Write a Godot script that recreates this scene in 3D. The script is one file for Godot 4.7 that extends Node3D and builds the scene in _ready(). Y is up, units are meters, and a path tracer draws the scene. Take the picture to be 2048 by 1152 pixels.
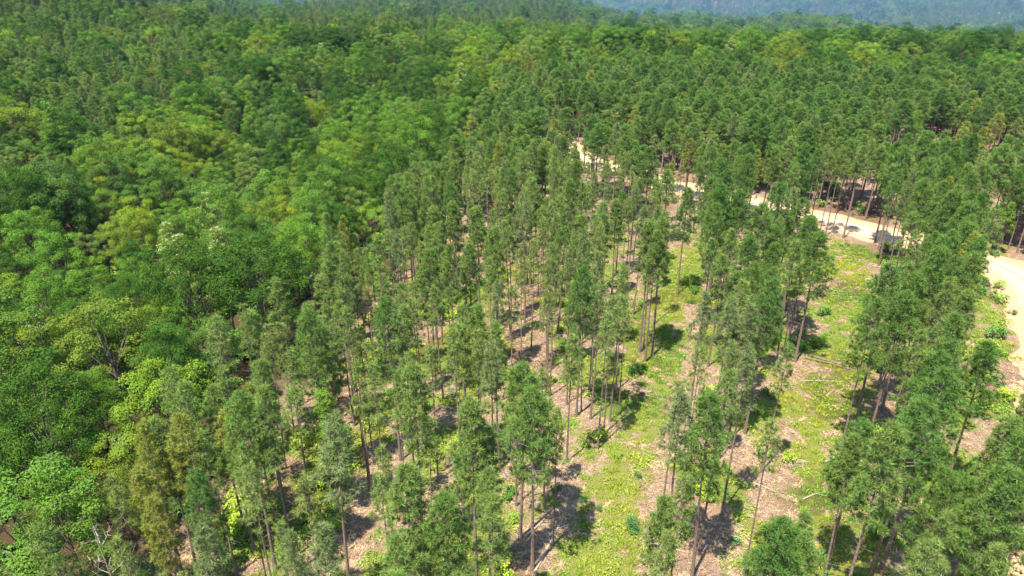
extends Node3D

const CAM_HEIGHT := 45.0
const PITCH := 25.0
const HALF_V := 23.0
const MAX_PINES := 296
const MAX_BROAD := 292

var rng := RandomNumberGenerator.new()
var n_roll := FastNoiseLite.new()
var n_patch := FastNoiseLite.new()
var n_fine := FastNoiseLite.new()
var n_type := FastNoiseLite.new()
var used := {}
var mats := {}
var pine_vars: Array = []
var broad_vars: Array = []
var pine_list: Array = []
var broad_list: Array = []
var occupied := {}
var cover_mask: Image

# ------------------------------------------------------------------ lay of the land (metres, camera above the origin, looking towards -z)
const ROAD: Array[Vector2] = [Vector2(-14, -420), Vector2(-4, -360), Vector2(-1, -322), Vector2(4, -263), Vector2(9, -212), Vector2(18, -181), Vector2(26, -168), Vector2(34, -156), Vector2(43, -146.5), Vector2(53, -138), Vector2(62, -129), Vector2(69, -121), Vector2(78, -112.5), Vector2(82.5, -103), Vector2(80.5, -93), Vector2(75.5, -83), Vector2(70, -73), Vector2(62.5, -62.5), Vector2(55, -52.5), Vector2(48, -43), Vector2(40, -33), Vector2(33, -22), Vector2(25, -8), Vector2(16, 10)]
const STRIP_A: Array[Vector2] = [Vector2(3.5, -30), Vector2(7.5, -40.5), Vector2(9.3, -48), Vector2(12.0, -55), Vector2(15.2, -63), Vector2(18.5, -72.5), Vector2(22.3, -86), Vector2(26.5, -100), Vector2(31, -112)]
const STRIP_B: Array[Vector2] = [Vector2(27.5, -44), Vector2(31.5, -53), Vector2(36.5, -66), Vector2(40.5, -72), Vector2(45, -80), Vector2(51, -92), Vector2(56, -102), Vector2(60, -112)]
const STRIP_C: Array[Vector2] = [Vector2(-11, -74), Vector2(-6.5, -85), Vector2(-3.8, -96), Vector2(-1.5, -104)]
const STRIP_D: Array[Vector2] = [Vector2(-6, -44), Vector2(-2.5, -55), Vector2(0.5, -64), Vector2(3, -72)]
const EDGE: Array[Vector2] = [Vector2(-26, 20), Vector2(-29, -40), Vector2(-28.6, -50), Vector2(-27, -60), Vector2(-25, -76), Vector2(-19, -96), Vector2(-13, -120), Vector2(-12, -173), Vector2(-4, -243), Vector2(4, -300)]


const VALLEY: Array[Vector2] = [Vector2(-30, -190), Vector2(-45, -265), Vector2(-110, -380), Vector2(-230, -560)]


func along(line: Array[Vector2], p: Vector2) -> float:
	var best := 1e9
	for i in line.size() - 1:
		best = minf(best, p.distance_squared_to(Geometry2D.get_closest_point_to_segment(p, line[i], line[i + 1])))
	return sqrt(best)


func edge_x(z: float) -> float:
	for i in EDGE.size() - 1:
		if z >= EDGE[i + 1].y:
			return lerpf(EDGE[i].x, EDGE[i + 1].x, clampf((EDGE[i].y - z) / (EDGE[i].y - EDGE[i + 1].y), 0.0, 1.0))
	return 4.0


func bump(x: float, z: float, cx: float, cz: float, rx: float, rz: float) -> float:
	var a := (x - cx) / rx
	var b := (z - cz) / rz
	return exp(-(a * a + b * b))


func ground_y(x: float, z: float) -> float:
	var d := sqrt(x * x + z * z)
	var y := 0.0
	# the ravine of broadleaved trees left of the pine stand
	var e := edge_x(z) - x
	y -= 6.0 * smoothstep(4.0, 40.0, e) * (1.0 - smoothstep(60.0, 130.0, e)) * (1.0 - smoothstep(220.0, 320.0, -z))
	# pine hills left and ahead
	y += 26.0 * bump(x, z, -330.0, -430.0, 170.0, 190.0)
	y += 13.0 * bump(x, z, -70.0, -640.0, 190.0, 150.0)
	y -= 9.0 * bump(x, z, -190.0, -560.0, 60.0, 260.0)
	# falling ground behind the stand, then the valley
	y -= 15.0 * smoothstep(300.0, 540.0, -z) * smoothstep(0.0, 150.0, x)
	y -= 24.0 * smoothstep(620.0, 900.0, d)
	# far wooded slopes
	y += 70.0 * smoothstep(850.0, 1750.0, d) + 75.0 * smoothstep(1700.0, 3000.0, d)
	y += n_roll.get_noise_2d(x, z) * (22.0 * smoothstep(320.0, 800.0, d) + 40.0 * smoothstep(900.0, 2000.0, d))
	return y


func in_stand(x: float, z: float) -> bool:
	return x > edge_x(z) and z > -262.0 + clampf((x - 60.0) * 0.10, -8.0, 20.0) + n_patch.get_noise_2d(x * 2.0, 7.0) * 6.0


func pine_share(x: float, z: float) -> float:
	# how likely a tree at this place is a pine
	var d := sqrt(x * x + z * z)
	if in_stand(x, z):
		return 0.985
	if z > -262.0 or (d < 300.0 and x > 10.0):
		var hill := smoothstep(-62.0, -100.0, x + maxf(0.0, -z - 150.0) * 0.05) * smoothstep(-100.0, -135.0, z + n_patch.get_noise_2d(x, z) * 40.0)
		return clampf(0.03 + 0.85 * hill, 0.0, 0.86)
	var p := smoothstep(0.02, 0.16, n_type.get_noise_2d(x, z)) * 0.95
	if d < 850.0:
		p = maxf(p, 0.9 * (1.0 - smoothstep(5.0, 50.0, x + n_patch.get_noise_2d(x * 0.6, z * 0.6) * 40.0)))
		p *= smoothstep(26.0, 52.0, along(VALLEY, Vector2(x, z)) + n_patch.get_noise_2d(x, z) * 25.0)
	p = maxf(p, 0.75 * smoothstep(0.35, 0.7, bump(x, z, -330.0, -400.0, 190.0, 230.0)))
	p = maxf(p, 0.95 * smoothstep(0.3, 0.55, bump(x, z, -75.0, -520.0, 140.0, 190.0)))
	p = maxf(p, 0.95 * smoothstep(0.3, 0.6, bump(x, z, 310.0, -480.0, 110.0, 60.0)))
	p = maxf(p, 0.95 * smoothstep(0.3, 0.6, bump(x, z, 105.0, -620.0, 80.0, 60.0)))
	p = maxf(p, 0.75 * smoothstep(850.0, 1050.0, d) * smoothstep(-0.06, 0.10, n_type.get_noise_2d(x * 0.8, z * 0.8 + 900.0)))
	p *= 1.0 - 0.95 * smoothstep(0.3, 0.6, bump(x, z, 110.0, -330.0, 150.0, 75.0))
	return p


# ------------------------------------------------------------------ small helpers
func put(o: Node3D, parent: Node = self) -> Node3D:
	parent.add_child(o, true)
	return o


func numbered(called: String) -> String:
	var n: int = used.get(called, 0)
	used[called] = n + 1
	return called if n == 0 else "%s_%03d" % [called, n]


func tag(o: Node, label: String, category: String, group := "", kind := "") -> Node:
	if label:
		o.set_meta("label", label)
	if category:
		o.set_meta("category", category)
	if group:
		o.set_meta("group", group)
	if kind:
		o.set_meta("kind", kind)
	return o


func piece(called: String, mesh: Mesh, mat: Material, parent: Node) -> MeshInstance3D:
	var o := MeshInstance3D.new()
	o.name = called
	o.mesh = mesh
	if mat:
		o.material_override = mat
	parent.add_child(o, true)
	return o


func raw_mesh(v: PackedVector3Array, c: PackedColorArray, mat: Material) -> ArrayMesh:
	var m := ArrayMesh.new()
	add_raw(m, v, c, mat)
	return m


func add_raw(m: ArrayMesh, v: PackedVector3Array, c: PackedColorArray, mat: Material) -> void:
	var a := []
	a.resize(Mesh.ARRAY_MAX)
	a[Mesh.ARRAY_VERTEX] = v
	if c.size():
		a[Mesh.ARRAY_COLOR] = c
	m.add_surface_from_arrays(Mesh.PRIMITIVE_TRIANGLES, a)
	m.surface_set_material(m.get_surface_count() - 1, mat)


func sphere_dir() -> Vector3:
	var y := rng.randf_range(-1.0, 1.0)
	var a := rng.randf() * TAU
	var r := sqrt(1.0 - y * y)
	return Vector3(r * cos(a), y, r * sin(a))


# a tapered limb through points; triangles appended to v
func limb(v: PackedVector3Array, pts: PackedVector3Array, radii: PackedFloat32Array, sides: int) -> void:
	var rings: Array = []
	for i in pts.size():
		var t := (pts[mini(i + 1, pts.size() - 1)] - pts[maxi(i - 1, 0)]).normalized()
		var a := t.cross(Vector3(0.31, 0.17, 0.93)).normalized()
		var b := t.cross(a)
		var ring := PackedVector3Array()
		for k in sides:
			var w := TAU * k / sides
			ring.append(pts[i] + (a * cos(w) + b * sin(w)) * radii[i])
		rings.append(ring)
	for i in pts.size() - 1:
		for k in sides:
			var n := (k + 1) % sides
			var p: Vector3 = rings[i][k]
			var q: Vector3 = rings[i][n]
			var r: Vector3 = rings[i + 1][n]
			var s: Vector3 = rings[i + 1][k]
			v.append_array([p, q, r, p, r, s])


func tinted(count: int, c: Color) -> PackedColorArray:
	var a := PackedColorArray()
	a.resize(count)
	a.fill(c)
	return a


func vary(c: Color, by: float, hue := 0.0) -> Color:
	var k := 1.0 + rng.randf_range(-by, by)
	var h := rng.randf_range(-hue, hue)
	return Color(c.r * k * (1.0 + h), c.g * k, c.b * k * (1.0 - h))


# ------------------------------------------------------------------ materials
func leaf_material(called: String, through: Color, rough := 0.62) -> StandardMaterial3D:
	var m := StandardMaterial3D.new()
	m.resource_name = called
	m.vertex_color_use_as_albedo = true
	m.roughness = rough
	m.metallic_specular = 0.15
	m.cull_mode = BaseMaterial3D.CULL_DISABLED
	m.backlight_enabled = true
	m.backlight = through
	return m


func noise_texture(freq: float, octaves: int, ramp_from: Color, ramp_to: Color, size := 512, kind := FastNoiseLite.TYPE_SIMPLEX_SMOOTH) -> NoiseTexture2D:
	var n := FastNoiseLite.new()
	n.seed = 11
	n.noise_type = kind
	n.frequency = freq
	n.fractal_octaves = octaves
	var t := NoiseTexture2D.new()
	t.width = size
	t.height = size
	t.seamless = true
	t.noise = n
	var g := Gradient.new()
	g.set_color(0, ramp_from)
	g.set_color(1, ramp_to)
	t.color_ramp = g
	return t


func bark_material(called: String, dark: Color, light: Color) -> StandardMaterial3D:
	var m := StandardMaterial3D.new()
	m.resource_name = called
	m.albedo_texture = noise_texture(0.03, 4, dark, light, 256)
	m.uv1_triplanar = true
	m.uv1_scale = Vector3(1.6, 0.35, 1.6)
	m.roughness = 0.95
	m.metallic_specular = 0.2
	return m


# ------------------------------------------------------------------ pines
# a tuft of needles: thin blades fanning out from a twig's end
func tuft(v: PackedVector3Array, c: PackedColorArray, at: Vector3, dir: Vector3, size: float, blades: int, tone: Color) -> void:
	for i in blades:
		var d := (dir * 0.75 + sphere_dir()).normalized()
		var side := d.cross(sphere_dir()).normalized() * size * 0.052
		var root := at + d * size * 0.05
		var tip := at + d * size * rng.randf_range(0.75, 1.15)
		v.append_array([root - side, root + side, tip])
		var k := vary(tone, 0.22, 0.06)
		c.append_array([k, k, k])


func make_pine(v: Dictionary) -> Dictionary:
	var wood := PackedVector3Array()
	var lv := PackedVector3Array()
	var lc := PackedColorArray()
	var ht: float = v.height
	var base: float = ht * v.bare
	var bow := Vector3(rng.randf_range(-1, 1), 0, rng.randf_range(-1, 1)) * ht * 0.012
	var pts := PackedVector3Array()
	var rad := PackedFloat32Array()
	for i in 11:
		var t := i / 10.0
		pts.append(Vector3(0, t * ht, 0) + bow * sin(t * 3.0) - Vector3(0, 0.3 if i == 0 else 0.0, 0))
		rad.append(lerpf(v.girth, 0.02, pow(t, 0.85)) + (0.05 if i == 0 else 0.0))
	limb(wood, pts, rad, 7)
	# dead stubs under the crown
	for i in 9:
		var y := rng.randf_range(0.25, 0.98) * base
		var a := rng.randf() * TAU
		var o := Vector3(0, y, 0) + bow * sin(y / ht * 3.0)
		var d := Vector3(cos(a), rng.randf_range(-0.25, 0.25), sin(a))
		limb(wood, PackedVector3Array([o, o + d * rng.randf_range(0.4, 1.4)]), PackedFloat32Array([0.02, 0.006]), 3)
	var n: int = v.branches
	var a := rng.randf() * TAU
	for i in n:
		var t := pow((i + rng.randf()) / n, 0.92)
		var y := lerpf(base, ht * 0.985, t)
		a += 2.4 + rng.randf_range(-0.5, 0.5)
		var reach: float = v.reach * pow(1.0 - t, 0.52) * lerpf(0.55, 1.0, smoothstep(0.0, 0.22, t)) * rng.randf_range(0.62, 1.12) + 0.25
		var rise := lerpf(-0.12, 1.15, t) + rng.randf_range(-0.2, 0.2)
		var out := Vector3(cos(a), 0, sin(a))
		var o := Vector3(0, y, 0) + bow * sin(y / ht * 3.0)
		var d := (out + Vector3.UP * rise).normalized()
		var mid := o + d * reach * 0.55
		var tip := o + d * reach + Vector3.UP * reach * 0.14
		limb(wood, PackedVector3Array([o, mid, tip]), PackedFloat32Array([0.018 + reach * 0.010, 0.014 + reach * 0.004, 0.006]), 3)
		var tone := vary(v.tone, 0.16, 0.05)
		var count := int(2.0 + reach * v.tufts)
		for k in count:
			var s := lerpf(0.42, 1.0, sqrt((k + 0.5) / count))
			var p := o.lerp(mid, s / 0.55) if s < 0.55 else mid.lerp(tip, (s - 0.55) / 0.45)
			var spread := reach * 0.30 * sin(s * 2.6) + 0.06
			var off := sphere_dir() * spread
			off.y *= 0.55
			var q := p + off
			if spread > 0.25:
				limb(wood, PackedVector3Array([p - d * 0.15, q]), PackedFloat32Array([0.009, 0.005]), 3)
			tuft(lv, lc, q, (d * 0.5 + off.normalized() * 0.5 + Vector3.UP * 0.55).normalized(), v.tuft_size * rng.randf_range(0.8, 1.2), v.blades, tone)
	tuft(lv, lc, Vector3(0, ht * 0.985, 0), Vector3.UP, v.tuft_size, v.blades * 2, v.tone)
	return {"wood": raw_mesh(wood, PackedColorArray(), mats.pine_bark), "leaves": raw_mesh(lv, lc, mats.needles), "look": v.look, "height": ht, "girth": v.girth, "reach": v.reach}


# ------------------------------------------------------------------ broadleaved trees
func leaf(v: PackedVector3Array, c: PackedColorArray, at: Vector3, n: Vector3, size: float, tone: Color) -> void:
	var u := n.cross(sphere_dir()).normalized()
	var w := n.cross(u)
	var l := size * rng.randf_range(0.7, 1.25)
	var b := l * 0.42
	var p := at - u * l
	var q := at + u * l - n * l * 0.25
	v.append_array([p, at + w * b, q, p, q, at - w * b])
	for i in 6:
		c.append(tone)


func make_broad(v: Dictionary) -> Dictionary:
	var wood := PackedVector3Array()
	var lv := PackedVector3Array()
	var lc := PackedColorArray()
	var ht: float = v.height
	var r: float = v.radius
	var low: float = ht * v.low
	var cy := (ht + low) * 0.5
	var hy := (ht - low) * 0.5
	limb(wood, PackedVector3Array([Vector3(0, -0.4, 0), Vector3(0.1, low * 0.6, 0.05), Vector3(0.0, low + hy * 0.4, 0.12), Vector3(0.05, low + hy * 1.3, 0)]), PackedFloat32Array([v.girth * 1.25, v.girth * 0.85, v.girth * 0.55, v.girth * 0.15]), 7)
	var n: int = v.clumps
	var a := rng.randf() * TAU
	for i in n:
		# clumps sit on a lumpy shell, more of them above than below
		var t := (i + 0.5) / n
		var up := lerpf(-0.75, 1.0, pow(t, 0.8))
		a += 2.39996 + rng.randf_range(-0.35, 0.35)
		var wide := sqrt(maxf(0.0, 1.0 - up * up))
		if v.shape == "cone":
			wide = (1.0 - up) * 0.5 * 0.95 + 0.12 if up > -0.55 else 0.6
		elif v.shape == "flat":
			wide = pow(maxf(0.0, 1.0 - up * up), 0.35)
		var k := rng.randf_range(0.62, 1.08)
		var at := Vector3(cos(a) * wide * r * k, cy + up * hy * (0.9 if v.shape == "cone" else k), sin(a) * wide * r * k)
		var outward := Vector3(at.x / r, (at.y - cy) / hy, at.z / r).normalized()
		var cr: float = v.clump * rng.randf_range(0.72, 1.25) * (0.75 if v.shape == "cone" and up > 0.5 else 1.0)
		if i % 3 == 0:
			var s := Vector3(0.02, lerpf(low * 0.8, at.y, 0.45), 0.05)
			limb(wood, PackedVector3Array([s, s.lerp(at, 0.5) + Vector3.UP * 0.25, at]), PackedFloat32Array([v.girth * 0.32, v.girth * 0.2, 0.02]), 4)
		var tone := vary(v.tone, 0.17, 0.08)
		var count := int(v.leaves * cr * cr / (v.clump * v.clump))
		for j in count:
			var d := (sphere_dir() + outward * 0.35 + Vector3.UP * 0.42).normalized()
			var p := at + d * cr * Vector3(1.0, 0.78, 1.0) * rng.randf_range(0.55, 1.05)
			var nrm := (d * 0.85 + Vector3.UP * 0.3 + sphere_dir() * 0.6).normalized()
			leaf(lv, lc, p, nrm, v.leaf, vary(tone, 0.2, 0.05))
		if v.has("bloom") and up > -0.1:
			for j in 26:
				var d := (sphere_dir() + outward * 0.7 + Vector3.UP * 0.9).normalized()
				leaf(lv, lc, at + d * cr * rng.randf_range(0.9, 1.12) * Vector3(1, 0.8, 1), d, v.leaf * 0.8, vary(v.bloom, 0.12))
	return {"wood": raw_mesh(wood, PackedColorArray(), mats.grey_bark), "leaves": raw_mesh(lv, lc, mats.leaves), "look": v.look, "height": ht, "radius": r}


func joined(v: Dictionary) -> ArrayMesh:
	var m := ArrayMesh.new()
	m.add_surface_from_arrays(Mesh.PRIMITIVE_TRIANGLES, v.wood.surface_get_arrays(0))
	m.surface_set_material(0, v.wood.surface_get_material(0))
	m.add_surface_from_arrays(Mesh.PRIMITIVE_TRIANGLES, v.leaves.surface_get_arrays(0))
	m.surface_set_material(1, v.leaves.surface_get_material(0))
	return m


# ------------------------------------------------------------------ where a thing shows in the photograph's frame (only to choose which trees become single objects and to word their labels)
func seen_at(p: Vector3) -> Vector2:
	var c := cos(deg_to_rad(PITCH))
	var s := sin(deg_to_rad(PITCH))
	var y := p.y - CAM_HEIGHT
	var f := -p.z * c - y * s
	if f < 1.0:
		return Vector2(9, 9)
	var k := tan(deg_to_rad(HALF_V))
	return Vector2(p.x / f / k / (16.0 / 9.0), (y * c - p.z * s) / f / k)


func blocked(x: float, z: float, gap: float) -> bool:
	var cx := floori(x / 2.0)
	var cz := floori(z / 2.0)
	var reach := ceili(gap / 2.0)
	for i in range(cx - reach, cx + reach + 1):
		for j in range(cz - reach, cz + reach + 1):
			for q in occupied.get(Vector2i(i, j), []):
				if q.distance_to(Vector2(x, z)) < gap:
					return true
	return false


func occupy(x: float, z: float) -> void:
	var k := Vector2i(floori(x / 2.0), floori(z / 2.0))
	if not occupied.has(k):
		occupied[k] = []
	occupied[k].append(Vector2(x, z))


func add_pine(x: float, z: float, variant: int, size: float, tint: float, lean := 0.0) -> void:
	pine_list.append({"x": x, "z": z, "y": ground_y(x, z), "v": variant, "s": size, "a": rng.randf() * TAU, "lean": rng.randfn(0.0, 0.022), "w": rng.randf_range(0.82, 1.2) * lerpf(1.0, 1.45, smoothstep(-105.0, -150.0, z)), "t": tint})


func add_broad(x: float, z: float, variant: int, size: float, tint: float, label := "") -> void:
	broad_list.append({"x": x, "z": z, "y": ground_y(x, z), "v": variant, "s": size, "a": rng.randf() * TAU, "lean": rng.randfn(0.0, 0.03), "w": rng.randf_range(0.9, 1.15), "t": tint, "label": label})


# ------------------------------------------------------------------ scene
func _ready() -> void:
	rng.seed = 4711
	var cam := Camera3D.new()
	cam.name = "camera"
	cam.position = Vector3(0, CAM_HEIGHT, 0)
	cam.rotation_degrees = Vector3(-PITCH, 0, 0)
	cam.fov = HALF_V * 2.0
	cam.near = 0.5
	cam.far = 6000.0
	add_child(cam)
	cam.current = true

	var sky_mat := ProceduralSkyMaterial.new()
	sky_mat.sky_top_color = Color(0.47, 0.58, 0.75)
	sky_mat.sky_horizon_color = Color(0.84, 0.87, 0.89)
	sky_mat.sky_curve = 0.12
	sky_mat.ground_bottom_color = Color(0.20, 0.24, 0.16)
	sky_mat.ground_horizon_color = Color(0.55, 0.66, 0.74)
	sky_mat.sky_energy_multiplier = 1.05
	var sky := Sky.new()
	sky.sky_material = sky_mat
	var env := Environment.new()
	env.background_mode = Environment.BG_SKY
	env.sky = sky
	env.tonemap_mode = Environment.TONE_MAPPER_LINEAR
	env.tonemap_exposure = 2.8
	env.sdfgi_enabled = true
	env.ssao_enabled = true
	env.ssil_enabled = true
	env.fog_enabled = true
	env.fog_density = 0.00004
	env.fog_light_color = Color(0.55, 0.74, 1.0)
	env.volumetric_fog_enabled = true
	env.volumetric_fog_density = 0.0
	var we := WorldEnvironment.new()
	we.name = "world_environment"
	we.environment = env
	add_child(we)

	var sun := DirectionalLight3D.new()
	sun.name = "sun"
	sun.light_energy = 1.55
	sun.light_color = Color(1.0, 0.965, 0.90)
	sun.light_angular_distance = 0.5
	sun.shadow_enabled = true
	sun.look_at_from_position(Vector3.ZERO, Vector3(0.28, -1.0, -0.35))
	add_child(sun)

	for n in [[n_roll, 3, 0.0016, 3], [n_patch, 5, 0.02, 3], [n_fine, 8, 0.35, 3], [n_type, 21, 0.0042, 2]]:
		n[0].seed = n[1]
		n[0].noise_type = FastNoiseLite.TYPE_SIMPLEX_SMOOTH
		n[0].frequency = n[2]
		n[0].fractal_octaves = n[3]

	make_materials()
	make_ground()
	make_road()
	make_variants()
	plant()
	place_trees()
	make_understory()
	make_debris()
	make_valley_haze()


func make_materials() -> void:
	mats.needles = leaf_material("pine needles", Color(0.75, 0.8, 0.5))
	mats.leaves = leaf_material("leaves", Color(0.36, 0.4, 0.18), 0.55)
	mats.grass = leaf_material("grass blades", Color(0.6, 0.65, 0.3))
	mats.pine_bark = bark_material("pine bark", Color(0.30, 0.25, 0.23), Color(0.62, 0.55, 0.50))
	mats.grey_bark = bark_material("grey bark", Color(0.26, 0.23, 0.20), Color(0.50, 0.46, 0.41))
	mats.dead_wood = bark_material("bleached wood", Color(0.42, 0.37, 0.33), Color(0.80, 0.75, 0.68))
	mats.old_wood = bark_material("weathered log", Color(0.30, 0.25, 0.21), Color(0.60, 0.53, 0.46))


func grass_at(x: float, z: float) -> float:
	var p := Vector2(x, z)
	var w := n_patch.get_noise_2d(x * 3.2, z * 3.2) * 2.2 + n_patch.get_noise_2d(x * 11.0 + 90.0, z * 11.0) * 1.3
	var g := 1.0 - smoothstep(1.4, 3.4, along(STRIP_A, p) + w)
	g = maxf(g, 1.0 - smoothstep(2.2, 4.6, along(STRIP_B, p) + w * 1.3))
	g = maxf(g, 0.9 * (1.0 - smoothstep(1.2, 3.4, along(STRIP_C, p) + w)))
	g = maxf(g, 0.75 * (1.0 - smoothstep(0.8, 2.8, along(STRIP_D, p) + w)))
	var weeds := n_patch.get_noise_2d(x * 4.0 + 300.0, z * 4.0) + 0.35 * n_patch.get_noise_2d(x * 16.0, z * 16.0)
	g *= 1.0 - 0.85 * smoothstep(0.08, 0.42, n_patch.get_noise_2d(x * 19.0 + 40.0, z * 19.0) + 0.25 * n_patch.get_noise_2d(x * 60.0, z * 60.0))
	g = maxf(g, 0.85 * smoothstep(-0.10, 0.24, weeds + 0.25 * n_patch.get_noise_2d(x * 45.0, z * 45.0)) * smoothstep(-135.0, -105.0, z))
	return g * smoothstep(0.0, 3.0, x - edge_x(z))


func make_ground() -> void:
	# colours of the forest floor: a map of 192 m x 192 m, finer grain from a second noise
	var side := 1024
	var x0 := -64.0
	var z0 := -208.0
	var span := 192.0
	var im := Image.create(side, side, false, Image.FORMAT_RGB8)
	cover_mask = Image.create(side / 2, side / 2, false, Image.FORMAT_RF)
	var straw := Color(0.38, 0.265, 0.175)
	var straw_pale := Color(0.50, 0.385, 0.315)
	var soil := Color(0.25, 0.15, 0.10)
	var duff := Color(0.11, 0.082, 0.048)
	var green := Color(0.24, 0.30, 0.045)
	var moss := Color(0.11, 0.15, 0.028)
	for j in side / 2:
		for i in side / 2:
			var x := x0 + (i + 0.5) / (side / 2) * span
			var z := z0 + (j + 0.5) / (side / 2) * span
			cover_mask.set_pixel(i, j, Color(grass_at(x, z) if x > -32.0 and x < 90.0 and z > -140.0 and z < -24.0 else 0.0, 0, 0))
	for j in side:
		for i in side:
			var x := x0 + (i + 0.5) / side * span
			var z := z0 + (j + 0.5) / side * span
			var f := n_fine.get_noise_2d(x * 2.2, z * 2.2)
			var b := n_patch.get_noise_2d(x * 2.4, z * 2.4)
			var c := straw.lerp(straw_pale, smoothstep(-0.2, 0.45, f)).lerp(soil, 0.75 * smoothstep(0.12, 0.45, b + 0.35 * f))
			var g := cover_mask.get_pixel(i / 2, j / 2).r
			c = c.lerp(green.lerp(moss, smoothstep(-0.1, 0.4, b - f * 0.5)), clampf(g * 1.1 + f * 0.45 * g, 0.0, 0.85))
			c = c.lerp(straw_pale, 0.8 * smoothstep(0.25, 0.6, bump(x, z, 112.0, -168.0, 26.0, 12.0)))
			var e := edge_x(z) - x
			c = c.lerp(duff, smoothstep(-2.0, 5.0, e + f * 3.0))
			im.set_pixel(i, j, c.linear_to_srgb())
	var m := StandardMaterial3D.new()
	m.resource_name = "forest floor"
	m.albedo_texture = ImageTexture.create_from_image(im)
	m.roughness = 0.97
	m.metallic_specular = 0.15
	m.detail_enabled = true
	m.detail_blend_mode = BaseMaterial3D.BLEND_MODE_MUL
	m.detail_uv_layer = BaseMaterial3D.DETAIL_UV_2
	m.detail_albedo = noise_texture(0.09, 5, Color(0.42, 0.39, 0.36), Color(1, 1, 1), 512)
	m.uv2_scale = Vector3.ONE
	# rings round the point below the camera, close together near it
	var v := PackedVector3Array()
	var uv := PackedVector2Array()
	var uv2 := PackedVector2Array()
	var ix := PackedInt32Array()
	var sectors := 288
	var radii := PackedFloat32Array([0.0])
	while radii[-1] < 4600.0:
		radii.append(maxf(radii[-1] * 1.022, radii[-1] + 1.6))
	for r in radii:
		for k in sectors + 1:
			var a := TAU * k / sectors
			var x := cos(a) * r
			var z := sin(a) * r
			v.append(Vector3(x, ground_y(x, z), z))
			uv.append(Vector2(clampf((x - x0) / span, 0.002, 0.998), clampf((z - z0) / span, 0.002, 0.998)))
			uv2.append(Vector2(x, z) / 7.0)
	var w := sectors + 1
	for i in radii.size() - 1:
		for k in sectors:
			var p := i * w + k
			ix.append_array([p, p + 1, p + w + 1, p, p + w + 1, p + w])
	var a := []
	a.resize(Mesh.ARRAY_MAX)
	a[Mesh.ARRAY_VERTEX] = v
	a[Mesh.ARRAY_TEX_UV] = uv
	a[Mesh.ARRAY_TEX_UV2] = uv2
	a[Mesh.ARRAY_INDEX] = ix
	var am := ArrayMesh.new()
	am.add_surface_from_arrays(Mesh.PRIMITIVE_TRIANGLES, a)
	var st := SurfaceTool.new()
	st.create_from(am, 0)
	st.generate_normals()
	var o := piece("ground", st.commit(), m, self)
	o.set_meta("kind", "structure")


func ribbon(line: Array[Vector2], offset_from: float, offset_to: float, lift: float, cols: int, rough_edge: float) -> ArrayMesh:
	var curve := Curve3D.new()
	for i in line.size():
		var t := (line[mini(i + 1, line.size() - 1)] - line[maxi(i - 1, 0)]) / 6.0
		curve.add_point(Vector3(line[i].x, 0, line[i].y), Vector3(-t.x, 0, -t.y), Vector3(t.x, 0, t.y))
	var n := int(curve.get_baked_length() / 1.2)
	var st := SurfaceTool.new()
	st.begin(Mesh.PRIMITIVE_TRIANGLES)
	for i in n + 1:
		var s := curve.get_baked_length() * i / n
		var p := curve.sample_baked(s)
		var q := curve.sample_baked(minf(s + 0.5, curve.get_baked_length())) - curve.sample_baked(maxf(s - 0.5, 0.0))
		var side := Vector3(-q.z, 0, q.x).normalized()
		for k in cols + 1:
			var u := float(k) / cols
			var off := lerpf(offset_from, offset_to, u)
			if k == 0 or k == cols:
				off += n_patch.get_noise_2d(s * 9.0, k * 30.0) * rough_edge
			var w := p + side * off
			var crown := lift * (1.0 if k > 0 and k < cols else 0.25)
			st.set_uv(Vector2(u, s / 8.0))
			st.add_vertex(Vector3(w.x, ground_y(w.x, w.z) + crown, w.z))
	for i in n:
		for k in cols:
			var b := i * (cols + 1) + k
			for t in [b, b + 1, b + cols + 2, b, b + cols + 2, b + cols + 1]:
				st.add_index(t)
	st.generate_normals()
	return st.commit()


func make_road() -> void:
	# sand packed by tyres: two paler wheel tracks, a looser middle and stony margins
	var im := Image.create(128, 512, false, Image.FORMAT_RGB8)
	for j in 512:
		for i in 128:
			var u := (i + 0.5) / 128.0
			var t := absf(absf(u - 0.5) - 0.17)
			var f := n_fine.get_noise_2d(i * 0.5, j * 0.12)
			var g := n_fine.get_noise_2d(i * 2.0, j * 2.0 + 500.0)
			var c := Color(0.45, 0.325, 0.195).lerp(Color(0.53, 0.40, 0.26), 1.0 - smoothstep(0.03, 0.13, t + f * 0.05))
			c = c.lerp(Color(0.42, 0.27, 0.16), smoothstep(0.36, 0.52, absf(u - 0.5) + f * 0.08) * 0.7)
			var k := 1.0 + g * 0.16 + f * 0.08
			im.set_pixel(i, j, Color(c.r * k, c.g * k, c.b * k).linear_to_srgb())
	var m := StandardMaterial3D.new()
	m.resource_name = "sandy road"
	m.albedo_texture = ImageTexture.create_from_image(im)
	m.roughness = 0.95
	m.metallic_specular = 0.2
	piece("dirt_road", ribbon(ROAD, -3.6, 3.6, 0.07, 8, 0.9), m, self).set_meta("kind", "structure")
	var d := StandardMaterial3D.new()
	d.resource_name = "reddish bank"
	d.albedo_texture = noise_texture(0.05, 4, Color(0.50, 0.38, 0.28), Color(0.80, 0.67, 0.53), 256)
	d.uv1_triplanar = true
	d.uv1_world_triplanar = true
	d.uv1_scale = Vector3.ONE * 0.2
	d.roughness = 1.0
	piece("road_shoulder", ribbon(ROAD, -5.6, 5.6, 0.03, 6, 1.6), d, self).set_meta("kind", "structure")


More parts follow.
